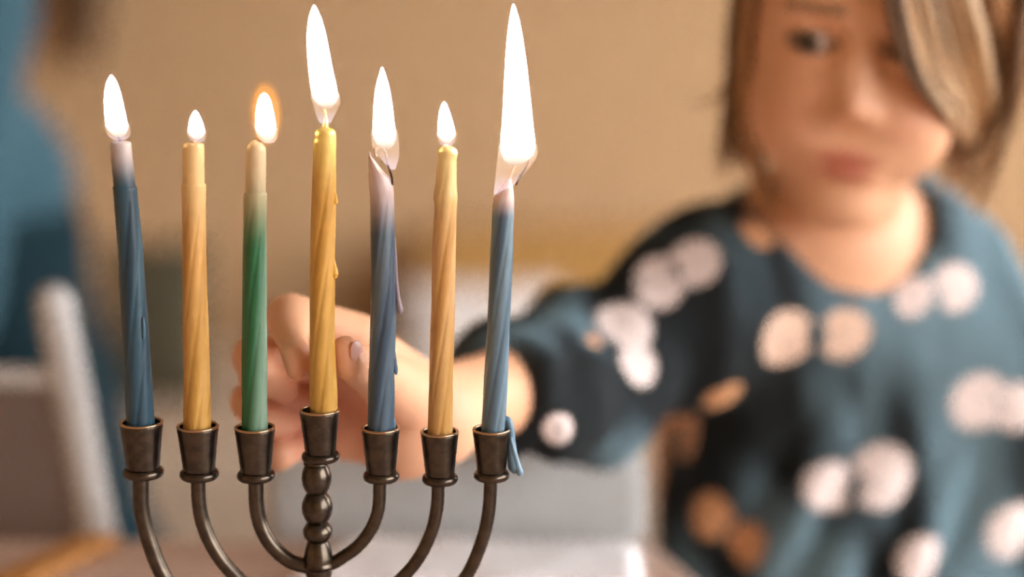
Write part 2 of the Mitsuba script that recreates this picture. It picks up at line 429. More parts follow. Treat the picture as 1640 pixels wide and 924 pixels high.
# ------------------------------------------------------------------ candles
# rows: (y, x left, x right) down the candle; colours: top with flame glow painted paler, sleeve, low, second stripe
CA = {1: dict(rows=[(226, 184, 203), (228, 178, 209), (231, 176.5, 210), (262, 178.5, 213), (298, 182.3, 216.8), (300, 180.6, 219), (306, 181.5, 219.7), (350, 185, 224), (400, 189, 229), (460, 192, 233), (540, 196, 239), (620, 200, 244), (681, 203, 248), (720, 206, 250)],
              tip=(200, 188, 186), glow_fade=(228, 300), a=(48, 82, 98), b=(33, 62, 78), low=(42, 78, 98)),
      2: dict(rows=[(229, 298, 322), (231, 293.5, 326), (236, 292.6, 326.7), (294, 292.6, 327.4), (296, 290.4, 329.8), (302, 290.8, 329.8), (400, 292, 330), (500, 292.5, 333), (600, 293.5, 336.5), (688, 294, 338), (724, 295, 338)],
              tip=(236, 200, 140), glow_fade=(240, 430), a=(212, 164, 94), b=(194, 144, 72), low=(184, 146, 70)),
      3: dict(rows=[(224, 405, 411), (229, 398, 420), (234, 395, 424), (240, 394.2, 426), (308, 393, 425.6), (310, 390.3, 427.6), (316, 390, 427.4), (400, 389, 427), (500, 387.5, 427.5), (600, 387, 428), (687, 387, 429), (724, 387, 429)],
              tip=(222, 196, 156), glow_fade=(236, 400), a=(124, 156, 138), b=(34, 100, 62), low=(98, 136, 120)),
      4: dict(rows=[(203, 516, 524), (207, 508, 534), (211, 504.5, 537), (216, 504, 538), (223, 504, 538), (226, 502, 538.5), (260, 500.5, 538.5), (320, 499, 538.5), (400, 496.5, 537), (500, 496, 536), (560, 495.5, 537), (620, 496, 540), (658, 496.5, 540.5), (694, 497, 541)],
              tip=(232, 200, 110), glow_fade=(206, 330), a=(212, 164, 84), b=(196, 146, 64), low=(186, 150, 70)),
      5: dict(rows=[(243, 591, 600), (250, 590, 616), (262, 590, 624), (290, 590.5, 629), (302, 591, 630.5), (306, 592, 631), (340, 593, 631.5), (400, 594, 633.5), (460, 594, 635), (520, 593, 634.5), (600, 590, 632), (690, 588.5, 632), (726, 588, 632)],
              tip=(206, 186, 184), glow_fade=(285, 380), a=(92, 110, 124), b=(58, 74, 92), low=(58, 86, 108)),
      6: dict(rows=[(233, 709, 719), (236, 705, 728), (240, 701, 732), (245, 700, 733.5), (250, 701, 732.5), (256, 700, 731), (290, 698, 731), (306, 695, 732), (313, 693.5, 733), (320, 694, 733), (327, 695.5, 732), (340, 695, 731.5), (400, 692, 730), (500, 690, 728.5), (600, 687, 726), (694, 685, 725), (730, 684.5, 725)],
              tip=(232, 204, 140), glow_fade=(240, 400), a=(216, 172, 114), b=(200, 150, 86), low=(184, 146, 80)),
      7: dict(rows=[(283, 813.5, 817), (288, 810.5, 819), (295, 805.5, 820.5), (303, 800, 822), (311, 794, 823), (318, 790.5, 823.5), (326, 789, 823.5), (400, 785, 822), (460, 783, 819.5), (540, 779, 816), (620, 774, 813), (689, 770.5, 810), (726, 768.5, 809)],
              tip=(226, 196, 186), glow_fade=(306, 350), a=(104, 128, 142), b=(72, 96, 114), low=(94, 120, 138))}
CLABEL = {1: 'dark blue candle with flame glow painted pale at its tip, leaning left, in the leftmost cup', 2: 'slender amber yellow candle between the dark blue and green candles', 3: 'green twisted candle with flame glow painted cream at its tip', 4: 'tall yellow candle in the raised middle cup with wax drips',
          5: 'blue candle with a torn top, pale with painted flame glow, and charred wick', 6: 'pale amber yellow candle between the two lighter blue candles', 7: 'grey-blue candle in the rightmost cup under the tallest flame'}
NSEG = 72


def rows_at(rows, ys):
    r = np.array(rows, float)
    return np.interp(ys, r[:, 0], r[:, 1]), np.interp(ys, r[:, 0], r[:, 2])


def candle_mesh(i, d):
    rows = d['rows']
    key_y = [r[0] for r in rows]
    ys = np.unique(np.concatenate([key_y, np.arange(key_y[0] + 2, key_y[-1], 3.0)]))
    xl, xr = rows_at(rows, ys)
    th = np.arange(NSEG) * 2 * np.pi / NSEG
    step_y = d['glow_fade'][0] + 70 if i in (1, 2, 3) else d['rows'][3][0]
    rings, cols = [], []
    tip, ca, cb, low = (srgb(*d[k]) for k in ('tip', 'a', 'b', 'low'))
    for y, l, r in zip(ys, xl, xr):
        c = P((l + r) / 2, y, YM)
        R = (r - l) / 2 / SC(y, YM)
        tw = -y * 0.0075 + i * 1.3
        lob = np.abs(np.sin((th - tw) * 3.0))
        amt = np.clip((y - step_y) / 40, 0, 1)
        wob = 0.02 * (meshkit.noise(np.stack([np.cos(th) * 1.5 + 9 * i, np.sin(th) * 1.5, np.full(NSEG, y * 0.03)], 1)) - 0.5)
        rr = R * (1 - 0.075 * amt * (1 - lob) ** 2 + wob)
        ring = np.column_stack([c[0] + rr * np.cos(th), c[1] + rr * np.sin(th), np.full(NSEG, c[2])])
        if i == 5 and y < 300:      # the torn top slopes down to the right
            ring[:, 2] -= (300 - y) / 57 * 0.0085 * np.clip(np.cos(th) * 0.6 + 0.45, 0, 1)
        rings.append(ring)
        stripe = np.clip(0.5 + 0.5 * np.sin((th - tw) * (1 if i == 3 else 3.0) + 0.6) * 1.8, 0, 1)[:, None]
        if i == 3:
            stripe = np.clip(0.5 + 0.9 * np.cos(th + 2.0 + 0.0038 * (y - 500)) - 0.25, 0, 1)[:, None]
        mott = 0.92 + 0.16 * meshkit.fbm(np.stack([np.cos(th) * 2 + 5 * i, np.sin(th) * 2, np.full(NSEG, y * 0.05)], 1), 3)[:, None]
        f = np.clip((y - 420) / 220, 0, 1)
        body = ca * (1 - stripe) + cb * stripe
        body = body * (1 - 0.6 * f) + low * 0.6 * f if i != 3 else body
        t = np.clip((y - d['glow_fade'][0]) / (d['glow_fade'][1] - d['glow_fade'][0]), 0, 1)
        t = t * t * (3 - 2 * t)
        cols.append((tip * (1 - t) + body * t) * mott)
    m = loft(rings)
    cols = np.vstack(cols + [cols[0].mean(0, keepdims=True), cols[-1].mean(0, keepdims=True)])
    return m, cols


def drop(path, rad, col):
    m = sweep(spline(path, 24), np.interp(np.linspace(0, 1, 24), np.linspace(0, 1, len(rad)), rad), 14)
    return m, np.tile(srgb(*col), (len(m.vertices), 1))


# flame rows (y, x left, x right) and the height where the bright zone begins to give way to the wick's dim zone
FL = {1: ([(120, 177.5, 178.8), (124, 174.5, 182), (132, 171, 187), (146, 168, 192), (162, 167, 196), (180, 167.8, 200), (196, 169.5, 203.5), (206, 171, 206), (214, 174, 206.5), (220, 179, 203.5), (224, 186, 197)], 198),
      2: ([(177, 312, 313.5), (180, 309, 316.5), (188, 305, 321), (198, 302.5, 325), (208, 301.5, 327.5), (216, 302.5, 328), (222, 306, 327), (227, 313, 322)], 209),
      3: ([(150, 422.5, 424), (153, 418.5, 428), (162, 414.5, 432.5), (176, 412, 436), (190, 410.5, 438.5), (204, 410.5, 440.5), (214, 413, 441.5), (222, 418, 440.5), (228, 426, 435)], 205),
      4: ([(9, 502.5, 503.8), (16, 499, 508), (32, 494.5, 515), (56, 492, 521.5), (84, 492.5, 527), (110, 494.5, 532), (136, 497.5, 538), (154, 500.5, 542), (166, 503.5, 542), (178, 507, 537), (190, 511, 530.5), (197, 515, 527)], 150),
      5: ([(108, 611.3, 612.6), (116, 608.5, 616), (132, 604, 621), (150, 600.5, 625), (172, 598.6, 628.4), (195, 597.6, 631), (215, 597, 634.5), (232, 598, 637), (246, 606, 637), (258, 616, 635), (271, 626, 631)], 208),
      6: ([(163, 710.6, 711.8), (167, 707.5, 715.5), (178, 704, 719.5), (192, 702, 724), (206, 701, 728), (217, 701.5, 729.5), (225, 704, 727.5), (231, 709, 723), (234, 713, 719)], 212),
      7: ([(7, 821.6, 822.8), (18, 819, 827), (36, 816, 832), (64, 812.5, 837), (96, 810, 842), (130, 808, 846), (165, 806.5, 850), (200, 804, 853.5), (228, 801.5, 857), (246, 800, 858.5), (258, 798.5, 854), (272, 797, 843), (286, 795.5, 830), (300, 794, 818), (311, 793, 799)], 232)}
FLABEL = {1: 'white-hot flame on the leaning dark blue candle', 2: 'smallest flame, on the left amber candle', 3: 'flame with an added orange halo on the green candle', 4: 'tall slightly tilted flame on the middle candle', 5: 'pointed flame on the candle with the torn top',
          6: 'small round-bottomed flame on the pale amber candle', 7: 'tallest and broadest flame, on the rightmost candle'}


def gas(key):
    scene[key] = {'type': 'null'}
    return key


gas('flame_gas_and_halo')
scene['flame_core'] = {'type': 'diffuse', 'reflectance': rgb(0.0, 0.0, 0.0)}


def flame_mesh(rows, y0=None, y1=None, grow=0.0, n=46, m=28):
    r = np.array(rows, float)
    y0, y1 = (r[0, 0] if y0 is None else y0), (r[-1, 0] if y1 is None else y1)
    s = np.linspace(0, 1, n)
    ys = y0 + (y1 - y0) * (s * s * (3 - 2 * s) * 0.5 + s * 0.5)
    xl, xr = rows_at(rows, ys)
    th = np.arange(m) * 2 * np.pi / m
    rings = []
    for y, l, q in zip(ys, xl, xr):
        c, R = P((l + q) / 2, y, YM), (q - l) / 2 / SC(y, YM) + grow
        rings.append(np.column_stack([c[0] + R * np.cos(th), c[1] + 0.9 * R * np.sin(th), np.full(m, c[2])]))
    return loft(rings), np.concatenate([np.repeat(ys, m), [ys[0], ys[-1]]])


ck = {}
for i, d in CA.items():
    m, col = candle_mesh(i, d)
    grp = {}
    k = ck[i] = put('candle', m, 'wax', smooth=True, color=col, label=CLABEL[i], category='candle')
    # flame: an opaque bright zone over a see-through dim zone round the wick
    rows, yb = FL[i]
    ye = rows[-1][0]
    ym = yb + (ye - yb) * {4: 0.5, 5: 0.5, 7: 0.42}.get(i, 0.84)
    core = [r for r in rows if r[0] < yb] + [(y, *[(1 - w) * l + w * (0.5 * (a_ + b_)) for l, a_, b_ in ((rows_at(rows, y)[0], *rows_at(rows, y)), (rows_at(rows, y)[1], *rows_at(rows, y)))])
                                             for y, w in zip(yb + (ym - yb) * np.array([0, 0.25, 0.5, 0.75, 0.9, 1.0]), (0.02, 0.06, 0.15, 0.34, 0.58, 0.95))]
    fm, fy = flame_mesh(core, n=70)
    t = np.clip((fy - (yb - (ye - yb) * 0.2)) / (ym - yb + (ye - yb) * 0.2), 0, 1)[:, None]
    w = np.clip(t / 0.45, 0, 1) ** 1.3
    w2 = np.clip((t - 0.45) / 0.55, 0, 1)
    hot, mid, end = np.array([1.25, 1.05, 0.9]), np.array([0.0, 0.0, 0.0]), np.array([0.30, 0.19, 0.11])
    rad = np.where(t < 0.45, FLAME ** (1 - w) * hot ** w, hot * (1 - w2) + end * w2)
    fk = put('flame', fm, 'flame_core', k, smooth=True, color=rad, label=FLABEL[i], emitter={'type': 'area', 'radiance': dict(VC)})
    zm, zy = flame_mesh(rows, y0=yb, grow=0.0006, n=60)
    t = np.clip((zy - yb) / (ye - yb), 0, 1)[:, None]
    col_a, col_b, col_c = np.array([0.50, 0.40, 0.32]), np.array([0.26, 0.19, 0.15]), np.array([0.36, 0.33, 0.42])
    w1, w2 = np.clip(t / 0.55, 0, 1), np.clip((t - 0.55) / 0.4, 0, 1)
    put('dim_zone', zm, 'flame_gas_and_halo', fk, smooth=True, color=(col_a * (1 - w1) ** 2 + col_b * (1 - (1 - w1) ** 2)) * (1 - w2) + col_c * w2, label='see-through dim lower part of the flame', emitter={'type': 'area', 'radiance': dict(VC), 'sampling_weight': 0.05})
    if i == 3:  # added glowing shells imitate a halo round this flame
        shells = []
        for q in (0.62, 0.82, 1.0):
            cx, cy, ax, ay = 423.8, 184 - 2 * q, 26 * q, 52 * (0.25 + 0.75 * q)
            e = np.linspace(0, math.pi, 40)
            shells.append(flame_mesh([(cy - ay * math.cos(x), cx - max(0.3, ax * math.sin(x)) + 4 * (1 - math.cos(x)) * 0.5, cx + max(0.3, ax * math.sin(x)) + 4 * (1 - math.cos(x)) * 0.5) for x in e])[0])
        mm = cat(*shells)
        put('added_halo', mm, 'flame_gas_and_halo', fk, smooth=True, color=np.tile([0.20, 0.065, 0.002], (len(mm.vertices), 1)), label='added orange halo glow round the flame', emitter={'type': 'area', 'radiance': dict(VC), 'sampling_weight': 0.05})

WK = {1: ([(193, 229), (192, 224), (190, 220), (188, 218)], 1.6, (90, 60, 45), (70, 45, 35)), 2: ([(309, 233), (311, 227), (314, 222), (319, 220), (322, 223)], 1.9, (215, 165, 95), (60, 35, 25)),
      3: ([(408, 230), (407, 225), (411, 223), (418, 227)], 1.8, (215, 180, 130), (120, 70, 40)), 4: ([(521, 206), (521.5, 196), (521, 186), (519, 174), (520, 165), (526, 160), (533, 162), (536, 168)], 2.3, (232, 205, 130), (140, 85, 50)),
      5: ([(603, 252), (601, 243), (604, 236), (611, 235), (617, 243), (620, 256), (623, 270), (627, 282), (628.5, 296)], 2.0, (222, 196, 176), (50, 32, 26)), 6: ([(714, 238), (714, 231), (715, 226)], 2.0, (235, 210, 150), (150, 100, 60)),
      7: ([(814, 292), (819, 276), (826, 262), (836, 252), (845, 250), (847, 257), (841, 270), (832, 283), (826, 296)], 2.1, (236, 190, 150), (60, 38, 30))}
for i, (pts, r, c0, c1) in WK.items():
    path = spline([P(x, y, YM - (0.0012 if i == 5 else 0)) for x, y in pts], 40)
    s = np.linspace(1, 0, 40)
    m = sweep(path, px(r) * (0.8 + 0.5 * s), 10)
    t = np.concatenate([np.repeat(1 - s, 10), [0, 1]])[:, None]
    t = np.clip((t - 0.35) / 0.5, 0, 1)
    put('wick', m, 'wick_fibre', ck[i], smooth=True, color=srgb(*c0) * (1 - t) + srgb(*c1) * t, label='charred bent wick')
# neck of soft wax on the middle candle, drips, and a drop that paints a highlight on the first candle
DR = [(4, [(521, 209), (521, 203), (521.5, 196), (521.5, 188)], (7, 4.6, 3.6, 2.6), (236, 206, 126), 0), (6, [(714, 240), (714, 236), (714.5, 231)], (8, 5, 2.5), (236, 210, 150), 0),
      (4, [(536.5, 308), (538, 318), (538.2, 326)], (1.5, 2.8, 3.4), (228, 182, 84), -0.001), (4, [(534, 416), (536, 428), (536.8, 438), (536, 445)], (2, 3.6, 5.2, 3.5), (224, 174, 76), -0.001),
      (5, [(630, 360), (633, 410), (635, 450), (638, 480), (641, 496), (640, 503)], (1.2, 2.8, 2.8, 3.8, 5.0, 3.0), (150, 138, 150), 0), (5, [(629, 545), (632, 572), (634, 592), (634.5, 600)], (1.4, 2.6, 3.4, 1.6), (88, 112, 136), 0),
      (5, [(628, 668), (630, 676), (631, 688)], (3, 4, 3), (100, 140, 170), 0),
      (7, [(806, 672), (813, 672), (817, 684), (819, 705), (821, 730), (824, 748), (826, 757)], (4.0, 5.5, 6.4, 6.4, 8.5, 10.5, 5.0), (98, 132, 156), 0), (7, [(818, 700), (823, 722), (829, 744), (832, 756), (831.5, 761)], (2.4, 4.0, 5.0, 6.6, 4.0), (112, 146, 168), -0.0014),
      (1, [(229.5, 508), (230, 520), (230.5, 536), (229.5, 544)], (1.0, 2.6, 3.0, 1.2), (70, 106, 124), -0.0040), (2, [(296, 232), (293.5, 229.5)], (2, 0.8), (236, 200, 140), 0)]
for i, pts, rad, c, dy in DR:
    m, col = drop([P(x, y, YM + dy) for x, y in pts], [px(r) for r in rad], c)
    put('wax_drip_and_glint', m, 'wax', ck[i], smooth=True, color=col)

# ------------------------------------------------------------------ people
SKIN, SKIN2 = np.array([0.79, 0.455, 0.28]), np.array([0.70, 0.31, 0.20])


def frame(origin, forward, roll=0.0):
    f = np.asarray(forward, float) / np.linalg.norm(forward)
    r = np.cross([0, 0, 1], f)
    r /= np.linalg.norm(r)
    u = np.cross(f, r)
    c, s = math.cos(roll), math.sin(roll)
    r, u = r * c + u * s, u * c - r * s
    return np.asarray(origin, float), np.stack([r, f, u])           # rows: sideways, forward, up


def head(fr, k, lip=(0.56, 0.20, 0.13)):
    """A head in the frame (origin between the eyes); k scales it. Returns the mesh in place, vertex colours and local points."""
    o, R = fr
    mm = 0.001

    def f(p):
        d = s_ell(p, (0, -78 * mm, 26 * mm), (66 * mm, 86 * mm, 82 * mm))
        d = smin(d, s_ell(p, (0, -46 * mm, -32 * mm), (52 * mm, 47 * mm, 66 * mm)), 0.03)
        for s in (-1, 1):
            d = smin(d, s_ball(p, np.array([s * 29, -26, -48]) * mm, 0.0215), 0.026)
            d = smin(d, s_ell(p, np.array([s * 24, -6, 15]) * mm, (0.02, 0.010, 0.007)), 0.016)
        d = smin(d, s_ell(p, (0, -17 * mm, -91 * mm), (0.021, 0.017, 0.014)), 0.022)
        for s in (-1, 1):
            d = smax(d, -s_ell(p, np.array([s * 25, 6, -1]) * mm, (0.017, 0.014, 0.012)), 0.012)
            lid = smax(s_ball(p, np.array([s * 25, -10, -1]) * mm, 0.0132), -s_ell(p, np.array([s * 25, 3, -1]) * mm, (0.0120, 0.010, 0.0042)), 0.002)
            d = smin(d, lid, 0.006)
        d = smin(d, s_bone(p, np.array([0, -6, 2]) * mm, np.array([0, 9, -32]) * mm, 0.0055, 0.0072), 0.012)
        for s in (-1, 1):
            d = smin(d, s_ball(p, np.array([s * 8.5, 3, -35]) * mm, 0.0058), 0.006)
            d = smax(d, -s_ball(p, np.array([s * 4.5, 8, -41]) * mm, 0.0025), 0.002)
            d = smin(d, s_ell(p, np.array([s * 67, -80, -14]) * mm, (0.007, 0.017, 0.028)), 0.008)
        d = smin(d, s_ell(p, (0, -3 * mm, -61 * mm), (0.0225, 0.007, 0.0040)), 0.009)
        d = smin(d, s_ell(p, (0, -4 * mm, -69 * mm), (0.018, 0.0078, 0.0052)), 0.009)
        d = smax(d, -s_bone(p, np.array([-23, 3, -65]) * mm, np.array([23, 3, -65]) * mm, 0.0016, 0.0016), 0.003)
        return smin(d, s_bone(p, np.array([0, -92, -50]) * mm, np.array([0, -108, -150]) * mm, 0.037, 0.041), 0.03)

    m = surface(f, (-0.085, -0.18, -0.2), (0.085, 0.036, 0.118), 0.0026)
    p = m.vertices / mm
    x, y, z = np.abs(p[:, 0]), p[:, 1], p[:, 2]
    g = lambda c, r: np.exp(-(((p - c) / r) ** 2).sum(1))[:, None]
    col = np.tile(SKIN, (len(p), 1))
    blush = g((30, -8, -40), (18, 30, 15)) + g((-30, -8, -40), (18, 30, 15)) + 0.8 * g((0, 14, -34), (9, 10, 8))
    col = col * (1 - 0.5 * np.clip(blush, 0, 1)) + SKIN2 * 0.5 * np.clip(blush, 0, 1)
    lipm = np.clip(1.6 * g((0, 2, -61), (15, 9, 4)) + 1.6 * g((0, 2, -69), (13, 9, 4.5)), 0, 1)
    col = col * (1 - lipm) + np.array(lip) * lipm
    brow = (((np.abs(z - 16 - 0.12 * (24 - np.abs(x - 24))) < 2.6) & (np.abs(x - 25) < 15) & (y > -30)).astype(float))[:, None] * 0.75
    col = col * (1 - brow) + np.array([0.16, 0.085, 0.04]) * brow
    lash = ((np.abs(np.hypot((x - 25) / 12.5, (z + 1) / 5.4) - 1.02) < 0.16) & (y > -12)).astype(float)[:, None] * 0.8
    col = col * (1 - lash) + np.array([0.05, 0.03, 0.02]) * lash
    world = (m.vertices * k) @ R + o
    out = trimesh.Trimesh(world, m.faces, process=False)
    if out.volume < 0:
        out.invert()
    return out, col, np.array(m.vertices)


def local(fr, k, pts):
    return (np.asarray(pts, float) * 0.001 * k) @ fr[1] + fr[0]


def eyes(fr, k, parent):
    for s in (-1, 1):
        c = local(fr, k, [[s * 25, -10, -1]])[0]
        b = trimesh.creation.icosphere(3, 0.0118 * k)
        e = put('eyeball', trimesh.Trimesh(b.vertices + c, b.faces, process=False), 'eye_white', parent, smooth=True)
        d = local(fr, k, [[s * 25 - 1.0, -6.9, -1.4]])[0]
        b = trimesh.creation.icosphere(3, 0.0092 * k)
        put('iris', trimesh.Trimesh(b.vertices + d, b.faces, process=False), 'eye_dark', e, smooth=True)


def locks(paths, fr, k, base, spread=0.42, r0=2.6, flat=0.5, m=7, n=16):
    """Strands of hair: paths of local points in millimetres."""
    ms, cs = [], []
    for pts, r in paths:
        w = spline(local(fr, k, pts), n)
        rad = r0 * r * 0.001 * k * np.interp(np.linspace(0, 1, n), [0, 0.15, 0.7, 1], [0.6, 1.0, 0.9, 0.15])
        t = sweep(w, rad, m, flat, side=fr[1][1])
        ms.append(t)
        tone = max(0.35, 1 + spread * RNG.normal())
        blond = RNG.uniform() < (0.30 if pts[-1][0] > 30 else 0.05)  # more pale locks on one side paint window light into the hair
        c = np.array([0.64, 0.48, 0.31]) * RNG.uniform(0.7, 1.1) if blond and base[0] > 0.2 else np.asarray(base) * tone
        s = np.concatenate([np.repeat(np.linspace(0, 1, n), m), [0, 1]])[:, None]
        cs.append(c * (0.85 + 0.3 * s))
    return cat(*ms), np.clip(np.vstack(cs), 0, 0.9)


def fingers(f0, chains, palm, k):
    """Adds palm bones and finger chains [(point, radius), ...] to the distance function f0."""
    def f(p):
        d = f0(p)
        for a, b, ra, rb in palm:
            d = smin(d, s_bone(p, a, b, ra, rb), 0.009 * k)
        ds = None
        for ch in chains:
            c = None
            for (a, ra), (b, rb) in zip(ch[:-1], ch[1:]):
                e = s_bone(p, a, b, ra, rb)
                c = e if c is None else smin(c, e, 0.0035 * k)
            ds = c if ds is None else np.minimum(ds, c)
            d = smin(d, c, 0.0022 * k)
        return d
    return f


def relaxed_hand(f0, wrist, down, out, k):
    """A hanging hand, slightly curled: down = along the fingers, out = towards the thumb; k = 1 for an adult."""
    w, d, t = (np.asarray(x, float) for x in (wrist, down, out))
    d, t = d / np.linalg.norm(d), t / np.linalg.norm(t)
    q = np.cross(d, t)
    L = lambda a, b, c: w + (a * d + b * t + c * q) * 0.001 * k
    palm = [(L(0, 0, 0), L(82, 30 - 20 * i, 0), 0.020 * k, 0.0115 * k) for i in range(4)]
    ch = []
    for i, (l, r) in enumerate(((72, 8.8), (80, 9.0), (74, 8.6), (58, 7.8))):
        y = 30 - 20 * i
        ch.append([(L(82, y, 0), r * 0.0011 * k), (L(82 + 0.45 * l, y * 1.02, 7), r * 0.001 * k), (L(82 + 0.76 * l, y * 1.02, 19), r * 0.0009 * k), (L(82 + 0.97 * l, y * 1.0, 31), r * 0.0008 * k)])
    ch.append([(L(18, 18, 4), 0.0145 * k), (L(48, 42, 12), 0.0115 * k), (L(74, 50, 18), 0.0098 * k), (L(98, 50, 24), 0.0078 * k)])
    return fingers(f0, ch, palm, k)


# ---- the child at the table's right corner
hd = frame(P(1378, 72, 0.900), (-0.20, -1.0, -0.13), math.radians(-5.0))
KH = 0.97
hm, hcol, hloc = head(hd, KH)
neck = local(hd, KH, [[0, -104, -135]])[0]
ch_mid = np.array([neck[0] - 0.004, neck[1] + 0.03, 0.0])
Zs = neck[2] - 0.035
sh_r = P(1112, 482, 0.995)                      # the child's right shoulder (left in the photograph)
sh_l = np.array([2 * ch_mid[0] - sh_r[0] - 0.005, sh_r[1] + 0.05, sh_r[2] + 0.0])
el_r, wr_r = P(945, 600, 0.955), P(690, 655, 0.795)
el_l = sh_l + np.array([0.055, 0.02, -0.185])
wr_l = el_l + np.array([0.02, -0.09, -0.13])
hip = np.array([ch_mid[0] + 0.02, ch_mid[1] + 0.045, 0.56])


def arm_r(p):
    d = s_bone(p, el_r, wr_r, 0.026, 0.0195)
    d = smin(d, s_bone(p, el_r + (wr_r - el_r) * 0.25 + [0, 0, 0.001], el_r + (wr_r - el_r) * 0.45, 0.029, 0.027), 0.02)
    return smin(d, s_bone(p, wr_r + [0.002, 0, -0.008], wr_r + [-0.012, -0.006, -0.012], 0.0195, 0.020), 0.015)


J = lambda x, y, Y: P(x, y, Y)
palm = [(wr_r, J(572, 545, 0.764), 0.018, 0.0112), (wr_r, J(540, 582, 0.778), 0.016, 0.0115), (wr_r, J(520, 638, 0.794), 0.015, 0.0112), (wr_r + [0, 0, -0.008], J(512, 692, 0.797), 0.016, 0.0105),
        (J(640, 690, 0.797), J(560, 692, 0.796), 0.017, 0.013)]
chain = [[(J(572, 540, 0.764), 0.0108), (J(466, 510, 0.752), 0.0106), (J(464, 530, 0.734), 0.0076), (J(474, 565, 0.7105), 0.0058), (J(477, 588, 0.7082), 0.0055)],
         [(J(540, 578, 0.778), 0.0105), (J(408, 572, 0.757), 0.0096), (J(412, 602, 0.741), 0.0078), (J(455, 622, 0.757), 0.0066)],
         [(J(520, 638, 0.790), 0.0105), (J(403, 643, 0.764), 0.0092), (J(416, 674, 0.752), 0.0076), (J(460, 676, 0.768), 0.0064)],
         [(J(512, 692, 0.797), 0.0095), (J(430, 706, 0.774), 0.0082), (J(446, 728, 0.764), 0.0070), (J(480, 716, 0.776), 0.0060)],
         [(J(655, 640, 0.782), 0.0165), (J(612, 607, 0.750), 0.0120), (J(584, 590, 0.728), 0.0094), (J(559, 578, 0.7105), 0.0074), (J(553, 560, 0.7078), 0.0060)]]
hand_f = fingers(arm_r, chain, palm, 0.7)
lo = np.minimum.reduce([el_r, wr_r, J(376, 760, 0.70), J(376, 470, 0.70)]) - 0.035
hi = np.maximum.reduce([el_r, wr_r, J(640, 470, 0.79)]) + 0.035
hand_m = surface(hand_f, lo, hi, 0.0015)
hand_m = trimesh.smoothing.filter_taubin(hand_m, iterations=4)


def torso_f(p):
    c0, c1 = np.array([ch_mid[0], ch_mid[1] + 0.012, Zs - 0.03]), hip
    d = s_bone(p, sh_r + (ch_mid - sh_r) * [0.3, 0.3, 0], sh_l + (ch_mid - sh_l) * [0.3, 0.3, 0], 0.04, 0.04)
    d = smin(d, s_ell(p, (c0 + c1) / 2 + [0, 0, 0.06], (0.105, 0.074, 0.20)), 0.06)
    d = smin(d, s_ell(p, c1, (0.10, 0.08, 0.075)), 0.05)
    d = smin(d, s_bone(p, neck, [neck[0], neck[1] + 0.02, Zs], 0.038, 0.045), 0.04)
    d = smin(d, s_bone(p, sh_r + [0.006, 0, -0.006], el_r, 0.032, 0.025), 0.03)
    d = smin(d, s_bone(p, sh_l, el_l, 0.036, 0.029), 0.03)
    d = smin(d, s_bone(p, el_l, wr_l, 0.028, 0.019), 0.015)
    for s in (-1, 1):
        h0 = hip + [s * 0.05, 0, -0.03]
        k0, a0 = np.array([h0[0] + s * 0.008, h0[1] - 0.005, 0.30]), np.array([h0[0] + s * 0.01, h0[1] + 0.01, 0.055])
        d = smin(d, s_bone(p, h0, k0, 0.056, 0.04), 0.03)
        d = smin(d, s_bone(p, k0, a0, 0.039, 0.026), 0.015)
        d = smin(d, s_bone(p, a0 + [0, 0, -0.025], a0 + [s * 0.015, -0.10, -0.035], 0.026, 0.018), 0.02)
    return d


torso_fh = relaxed_hand(torso_f, wr_l, wr_l - el_l, [-0.5, -0.7, 0.2], 0.68)
body_lo, body_hi = np.array([sh_r[0] - 0.19, ch_mid[1] - 0.32, -0.02]), np.array([sh_l[0] + 0.16, ch_mid[1] + 0.22, neck[2] + 0.06])
torso_m = surface(torso_fh, body_lo, body_hi, 0.006)
body = union(hm, torso_m, hand_m)
from scipy.spatial import cKDTree
dist, near = cKDTree(hm.vertices).query(body.vertices)
col = np.where((dist < 0.004)[:, None], hcol[near], SKIN)
tips = np.exp(-(np.min([np.linalg.norm(body.vertices - c[-1][0], axis=1) for c in chain], axis=0) / 0.010) ** 2)[:, None]
col = col * (1 - 0.5 * tips) + SKIN2 * 0.5 * tips
palm_shade = np.exp(-(np.linalg.norm((body.vertices - P(522, 655, 0.780)) * [0.7, 0.7, 1.0], axis=1) / 0.028) ** 2)[:, None]      # palm redness, with the shade below the fingers painted in
col = col * (1 - 0.7 * palm_shade) + np.array([0.50, 0.20, 0.14]) * 0.7 * palm_shade
kid = put('person', body, 'skin', smooth=True, color=col, category='person', label='child with blond-brown bob in a blue moon-print top, reaching for the middle candle')
eyes(hd, KH, kid)
# nails on thumb and index finger
def nail(chn, side):
    a, b = chn[-2][0], chn[-1][0]
    ax = (b - a) / np.linalg.norm(b - a)
    n = np.asarray(side, float) - ax * (np.asarray(side, float) @ ax)
    n /= np.linalg.norm(n)
    t = np.cross(ax, n)
    s = trimesh.creation.icosphere(3, 1.0).vertices * [0.0052, 0.0042, 0.0012]
    v = (b + a * 0) + n * (chn[-1][1] * 0.93) + s[:, :1] * ax + s[:, 1:2] * t + s[:, 2:] * n
    put('fingernail', trimesh.Trimesh(v, trimesh.creation.icosphere(3, 1.0).faces, process=False), 'nail', kid, smooth=True)


nail(chain[4], (0.75, -0.55, 0.2))

# the top: one cloth surface with folds, printed with moons
cuff = el_r + (wr_r - el_r) * 0.60
arm_dir = (wr_r - el_r) / np.linalg.norm(wr_r - el_r)


